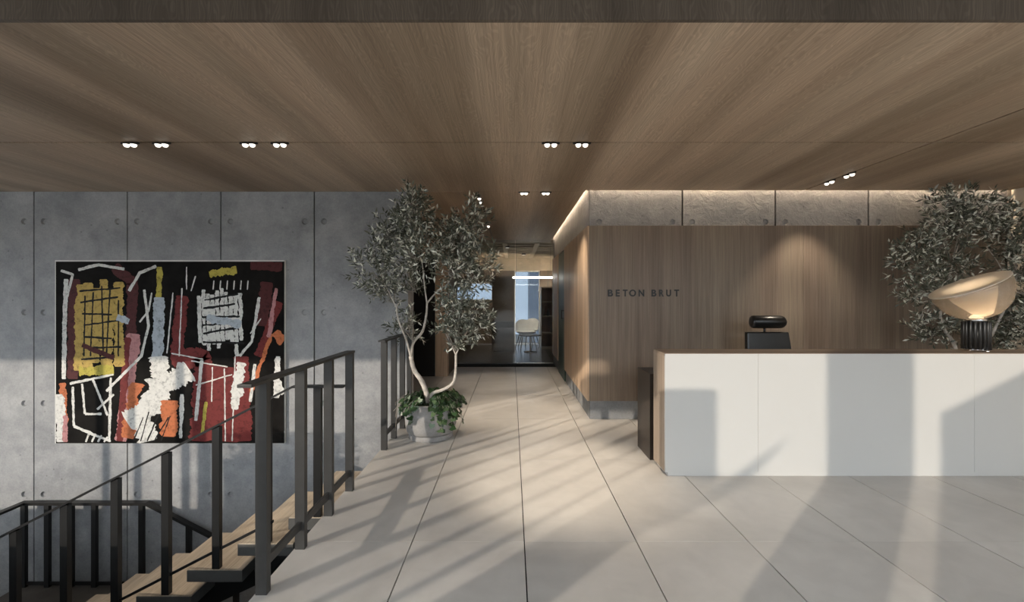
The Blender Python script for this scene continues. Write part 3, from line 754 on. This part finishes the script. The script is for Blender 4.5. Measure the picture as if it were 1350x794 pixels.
for s in (-1, 1):
    ar = MB().bar((cx_+s*.27, cy_-.05, .45), (cx_+s*.27, cy_-.05, .66), .03, .03, (0, 1, 0)).build('arm_post', 'chrome', ch)
    box('armrest', 'black_leather', (cx_+s*.27-.03, cx_+s*.27+.03, cy_-.2, cy_+.1, .655, .685), ch, .01)

# ------------------------------------------------------------------ plants
rt = random.Random(5)
def rvec(r):
    while True:
        v = Vector((r.uniform(-1, 1), r.uniform(-1, 1), r.uniform(-1, 1)))
        if .05 < v.length < 1: return v.normalized()
def leaf(mb, p, d, L, W, nrm, tint):
    side = d.cross(nrm)
    if side.length < 1e-4: side = d.orthogonal()
    side.normalize(); up = side.cross(d)
    a = p; m1 = p+d*L*.45+up*L*.05; t = p+d*L
    mb.add([a, m1+side*W/2, m1-side*W/2, t, ], [(0, 1, 3, 2)] if False else [(0, 1, 2), (1, 3, 2)], False, tint)
def olive_tree(label, base, trunks, blobs, branches, ylim, zlim, dens=1.0, seed=3, xlim=None):
    r = random.Random(seed)
    t = thing('olive_tree', label, 'tree', base)
    for pts, rads in trunks: MB_smooth(pts, rads).build('trunk', 'bark', t)
    lv = MB(); tw = MB()
    for pts, rads in branches: MB_smooth(pts, rads, 6).build('branch', 'bark', t)
    for c, rx, ry_, rz, node in blobs:
        c = Vector(c); node = Vector(node)
        # limbs from the node into the blob
        for i in range(5):
            e = c+Vector((r.uniform(-.6, .6)*rx, r.uniform(-.6, .6)*ry_, r.uniform(-.3, .7)*rz)); mid = node.lerp(e, .5)+rvec(r)*.03
            tw.tube([node, mid, e], [.0065, .005, .002], 4, False)
        n = int(dens*110*(rx*rz)/(.27*.27))
        for i in range(n):
            v = rvec(r)*(r.random()**.45); p0 = c+Vector((v.x*rx, v.y*ry_, v.z*rz))*.86
            out = Vector((v.x, v.y, v.z)); d = (out*.7+rvec(r)*.7+Vector((0, 0, .35))).normalized()
            L = r.uniform(.06, .14)
            if r.random() < .5: tw.tube([p0-d*.03, p0+d*L*.9], [.0016, .001], 3, False)
            k = int(L/.021); s = rvec(r); s = (s-d*s.dot(d)).normalized()
            for j in range(k+1):
                q = p0+d*(L*j/k)
                for sg_ in (-1, 1):
                    if r.random() < .18: continue
                    ld2 = (d*.75+s*sg_*.8+rvec(r)*.25).normalized()
                    ll_ = r.uniform(.042, .072); e = q+ld2*ll_
                    if e.y > ylim or e.z > zlim or (xlim and e.x > xlim): continue
                    tn = r.betavariate(1.6, 3.2)
                    if r.random() < .24: tn = r.uniform(.75, 1)  # pale share: silvery leaves, raised to paint in leaf highlights
                    leaf(lv, q, ld2, ll_, ll_*r.uniform(.24, .32), rvec(r), tn)
                s = d.cross(s)
    tag(lv.build('foliage', 'olive_leaf', t), 'silvery grey-green olive leaves', kind='stuff')
    tag(tw.build('twigs', 'twig', t), 'thin grey twigs', kind='stuff')
    return t
def MB_smooth(pts, rads, seg=10):
    pts = [Vector(p) for p in pts]; out = []; ro = []
    n = len(pts)
    for i in range(n-1):
        p0, p1, p2, p3 = pts[max(i-1, 0)], pts[i], pts[i+1], pts[min(i+2, n-1)]
        for k in range(6):
            u = k/6
            out.append(.5*((2*p1)+(p2-p0)*u+(2*p0-5*p1+4*p2-p3)*u*u+(-p0+3*p1-3*p2+p3)*u**3))
            ro.append((rads[i]*(1-u)+rads[i+1]*u)*(1+.06*math.sin(i*7+k*2.3)))
    out.append(pts[-1]); ro.append(rads[-1])
    return MB().tube(out, ro, seg)
def pot(x, y, label):
    t = thing('planter_pot', label, 'planter', (x, y, 0))
    def facet(a): return 1+.006*math.cos(10*a)
    MB().lathe([(.195, 0), (.205, .006), (.205, .045), (.20, .05)], (x, y, 0), 40).build('foot_ring', 'pot_concrete', t)
    MB().lathe([(.20, .05), (.222, .07), (.238, .13), (.243, .22), (.242, .335), (.238, .34), (.222, .34), (.218, .30), (.02, .30)], (x, y, 0), 40, None, facet).build('bowl', 'pot_concrete', t)
    MB().lathe([(.216, .292), (.216, .306), (.12, .316), (.001, .318)], (x, y, 0), 24).build('soil', 'soil', t)
    return t
def ivy(x, y, label, n, seed):
    r = random.Random(seed); t = thing('ivy', label, 'plant', (x, y, .31))
    lv = MB(); stm = MB()
    for i in range(n):
        a = r.uniform(0, 2*math.pi); drop = r.random()
        da = math.degrees(a); hang = .26*drop if (205 < da < 248 or 284 < da < 325 or 20 < da < 160) else .05*drop
        if 246 < da < 286 and r.random() < .75: continue
        pts = []; rr = r.uniform(.04, .17); zz = .32
        o = Vector((x, y, 0)); dv = Vector((math.cos(a), math.sin(a), 0))
        out = r.uniform(.25, .33)
        pts = [o+dv*rr+Vector((0, 0, zz)), o+dv*(rr+out)*.5+Vector((0, 0, zz+r.uniform(.03, .10))), o+dv*out+Vector((0, 0, .34)), o+dv*(out+.015)+Vector((r.uniform(-.04, .04), 0, .34-hang))]
        pts = [q for q in pts]; stm.tube(pts, .0022, 4, False)
        for a0, b0 in zip(pts, pts[1:]):
            m_ = max(1, int((b0-a0).length/.03))
            for j in range(m_):
                q = a0.lerp(b0, (j+r.random())/m_)+rvec(r)*.015; s = r.uniform(.022, .042)
                nn = (dv*.8+Vector((0, 0, .7))+rvec(r)*.6).normalized(); d = (Vector((0, 0, -1))+dv*.4+rvec(r)*.9); d = (d-nn*d.dot(nn)).normalized(); sd2 = d.cross(nn)
                tn = r.betavariate(2, 3)
                if q.x < FX+.13: continue
                lv.add([q-d*s*.2, q+sd2*s*.75-d*s*.5, q+sd2*s*.85+d*s*.2, q+d*s*1.15, q-sd2*s*.85+d*s*.2, q-sd2*s*.75-d*s*.5], [(0, 1, 2, 3), (0, 3, 4, 5)], False, tn)
    tag(lv.build('leaves', 'ivy_leaf', t), 'dark green ivy leaves', kind='stuff'); stm.build('vines', 'twig', t)
    return t
TY = 4.14
PX = P(568, 0, TY).x
pot(PX, TY, 'round grey concrete planter pot beside the stair balustrade')
ivy(PX, TY, 'ivy spilling over the rim of the concrete pot by the balustrade', 105, 3)
def T(x, y, dy=0):
    return P(x, y, TY+dy)
tr = [([T(563, 540), T(563, 522), T(556, 503, .02), T(546, 488, .02), T(541.5, 470)], [.026, .024, .024, .021, .019]),
      ([T(564, 538), T(569, 520, -.02), T(584, 514, -.04), T(597, 505, -.04), T(600.5, 490, -.02), T(601, 468)], [.02, .017, .015, .014, .012, .011])]
br = [([T(541.5, 470), T(535, 447, -.02), T(526, 425, -.03), T(523, 407, -.02), T(527, 398)], [.012, .010, .009, .008, .005]),
      ([T(541.5, 470), T(545, 452, .02), T(557, 437, .03), T(562, 415, .02), T(563, 400)], [.016, .014, .013, .011, .010]),
      ([T(563, 400), T(575, 386, .02), T(592, 372, .03), T(604, 340, .02), T(610, 310)], [.009, .008, .007, .006, .004]),
      ([T(563, 400), T(560, 380, -.02), T(557, 350, -.02), T(553, 330), T(546, 290)], [.008, .007, .006, .006, .004]),
      ([T(523, 407, -.02), T(515, 390), T(505, 370), T(498, 350)], [.006, .005, .004, .003]),
      ([T(601, 468), T(595, 455), T(588, 440)], [.008, .006, .004]), ([T(601, 468), T(608, 452), T(616, 436)], [.008, .006, .004])]
def B(x, y, rx, rz, nx, ny, dy=0, ry_=None):
    s = TY/F; return (T(x, y, dy), rx*s, min(.30, (ry_ or rx)*s), rz*s, T(nx, ny, dy*.3))
bl = [B(545, 288, 32, 36, 552, 330), B(515, 318, 32, 34, 550, 345, .08), B(496, 356, 27, 34, 505, 372, -.05), B(553, 332, 38, 32, 556, 345, -.12),
      B(594, 318, 34, 34, 604, 345, .1), B(620, 300, 24, 36, 608, 325, -.05), B(628, 345, 24, 30, 606, 335, .05), B(597, 354, 28, 22, 597, 365, -.10),
      B(606, 412, 36, 34, 601, 462), B(600, 440, 30, 22, 601, 462, -.05), B(628, 425, 18, 30, 612, 445, .05), B(538, 372, 20, 24, 548, 385, .22), B(513, 388, 22, 16, 520, 400, .1), B(536, 430, 17, 24, 543, 448, .30), B(545, 266, 15, 20, 550, 300), B(622, 374, 24, 20, 604, 350)]
olive_tree('tall olive tree with twin pale trunks in the concrete pot by the balustrade', (PX, TY, .31), tr, bl, br, 4.70, 2.44, 1.0, 3)
# second tree behind the desk
TY2 = 4.22; PX2 = P(1268, 0, TY2).x
pot(PX2, TY2, 'round grey concrete planter pot behind the reception desk')
ivy(PX2, TY2, 'ivy over the rim of the pot behind the reception desk', 30, 9)
def T2(x, y, dy=0): return P(x, y, TY2+dy)
tr2 = [([T2(1268, 530), T2(1266, 490), T2(1258, 455), T2(1247, 438, -.02), T2(1240, 420, -.02), T2(1241, 400)], [.026, .022, .016, .014, .012, .011]),
       ([T2(1272, 530), T2(1285, 480), T2(1303, 450), T2(1318, 420), T2(1334, 390)], [.020, .018, .014, .011, .009])]
br2 = [([T2(1241, 400), T2(1250, 370), T2(1258, 340), T2(1268, 310)], [.010, .008, .006, .004]), ([T2(1241, 400), T2(1228, 380), T2(1215, 355)], [.008, .006, .004]),
       ([T2(1258, 340), T2(1275, 322), T2(1296, 312), T2(1312, 300)], [.006, .005, .004, .003]), ([T2(1334, 390), T2(1340, 360), T2(1335, 320)], [.008, .006, .004]), ([T2(1334, 390), T2(1318, 350), T2(1300, 325)], [.006, .005, .003])]
def B2(x, y, rx, rz, nx, ny, dy=0):
    s = TY2/F; return (T2(x, y, dy), rx*s, min(.28, rx*s), rz*s, T2(nx, ny, dy*.3))
bl2 = [B2(1268, 278, 36, 36, 1264, 310), B2(1240, 310, 34, 36, 1255, 345, .05), B2(1206, 345, 30, 36, 1222, 365), B2(1222, 385, 32, 26, 1234, 392, -.05), B2(1252, 352, 26, 28, 1252, 370, .08),
       B2(1290, 290, 24, 30, 1275, 322, .05), B2(1330, 300, 28, 32, 1336, 330), B2(1345, 340, 28, 40, 1340, 365, -.05), B2(1232, 435, 24, 26, 1245, 430, .05), B2(1340, 430, 34, 36, 1325, 420, .05), B2(1365, 390, 26, 40, 1338, 385), B2(1310, 440, 18, 24, 1310, 440, .1), B2(1280, 430, 24, 30, 1290, 460, .2)]
olive_tree('dark olive tree with spreading crown behind the reception desk and lamp', (PX2, TY2, .31), tr2, bl2, br2, 4.69, 2.44, 1.0, 8, 5.26)

# ------------------------------------------------------------------ things in front of the hall, behind the camera, that shade the sun
DYs = -1.0
def dz(y): return (DY0-y)*TAN_ALT/math.sqrt(.5)
tag(box('shadow_pier', 'outer_wall', (-3.22, -2.76, -1.05, -1.0, 0, .639+dz(-1.0))), 'low pier added to throw the box shadow on the desk', 'pier')  # unseen shape added behind the camera for the desk's box shadow
for x, lb in ((-4.03, 'slim post added for its floor shadow, beside the pier'), (-3.72, 'slim post added for its floor shadow, nearest the pier'), (-4.32, 'slim post added for its floor shadow, furthest from the pier')):  # posts added to draw more shadow lines on the floor
    tag(box('shadow_post', 'steel_dark', (x-.025, x+.025, -1.33, -1.30, 0, 2.5), None, .002), lb, 'post', 'posts added for floor shadows')
tag(box('square_column', 'outer_wall', (-1.865, -1.465, -1.2, -.96, 0, 3.2)), 'square column of the entrance front', 'column')
ya = -1.5; xa = 3.139-(DY0-ya); za = .461+dz(ya)
tag(MB().prism([(xa, 0), (xa+.8, 0), (xa+.8, za+.40), (xa, za)], 1, ya-.10, ya).build('shadow_wedge', 'outer_wall'), 'sloping block added to throw the slanted shadow on the desk', 'wall')  # unseen shape added for the slanted shadow at the desk's right
aw = thing('shadow_panel', 'hanging panel added to bound the sun patch on the wood wall', 'panel', (-5.2, -2.22, 2.3))  # unseen boards added, sized to frame the sun patch on the wood
box('board', 'outer_wall', (-6.6, -4.5, -2.24, -2.2, 2.42, 2.81), aw); box('board', 'outer_wall', (-5.89, -4.5, -2.24, -2.2, 2.81, 3.02), aw)
struct(box('wall_sky_block', 'sky_block_brown', (-90, 60, -42, -36, 0, 7.6)), 'long low block added across the street to hide the low sky')  # unseen mass added to cut low sky light on the upper walls
# palm with blade leaves whose shade falls on the desk
pl = thing('blade_plant', 'tall blade-leaved plant in front of the hall', 'plant', (-4.2, -2.7, 0))
plx, ply = 1.70-(DY0+2.7), -2.7
MB().tube([(plx-.35, ply, 0), (plx-.35, ply, 1.70)], [.05, .03], 8).build('stem', 'bark', pl)
for dx, dzz, wd in ((.70, .60, .10), (.20, .34, .11), (.52, .30, .10), (-.1, .42, .09), (-.5, .3, .09)):
    a = Vector((plx-.35, ply, 1.68)); b = a+Vector((dx, 0, dzz)); m_ = a.lerp(b, .45); s = (b-a).normalized().cross(Vector((0, 1, 0)))*wd/2
    MB().add([a-s*.4, m_-s, b, m_+s, a+s*.4, m_+Vector((0, .015, 0))], [(0, 1, 5), (1, 2, 5), (2, 3, 5), (3, 4, 5), (4, 0, 5)]).build('blade', 'ivy_leaf', pl)
# unseen posts and planter added on the front slab to shade the concrete wall
for x, wd, lb in ((-7.33, .05, 'end'), (-6.99, .05, 'second'), (-6.47, .06, 'third'), (-6.265, .12, 'broad')):
    tag(box('bar_shadow_post', 'steel_dark', (x-wd/2, x+wd/2, 1.78, 1.82, 0, 1.7), None, .002), lb+' dark steel post added on the front slab for its bar shadow', 'post', 'posts added on the front slab for bar shadows')
pb = thing('shadow_planter', 'concrete planter with hedge added to shade the lower concrete wall', 'planter', (-5.4, 1.6, 0))
box('trough', 'pot_concrete', (-6.05, -4.85, 1.5, 1.82, 0, .55), pb)
hb = MB(); rh = random.Random(4)
for i in range(2600):
    p = Vector((rh.uniform(-6.05, -4.85), rh.uniform(1.5, 1.82), .55+.33*rh.random()**1.3)); leaf(hb, p, rvec(rh), .05, .02, rvec(rh), rh.random()*.6)
tag(hb.build('hedge', 'ivy_leaf', pb), 'clipped green hedge', kind='stuff')
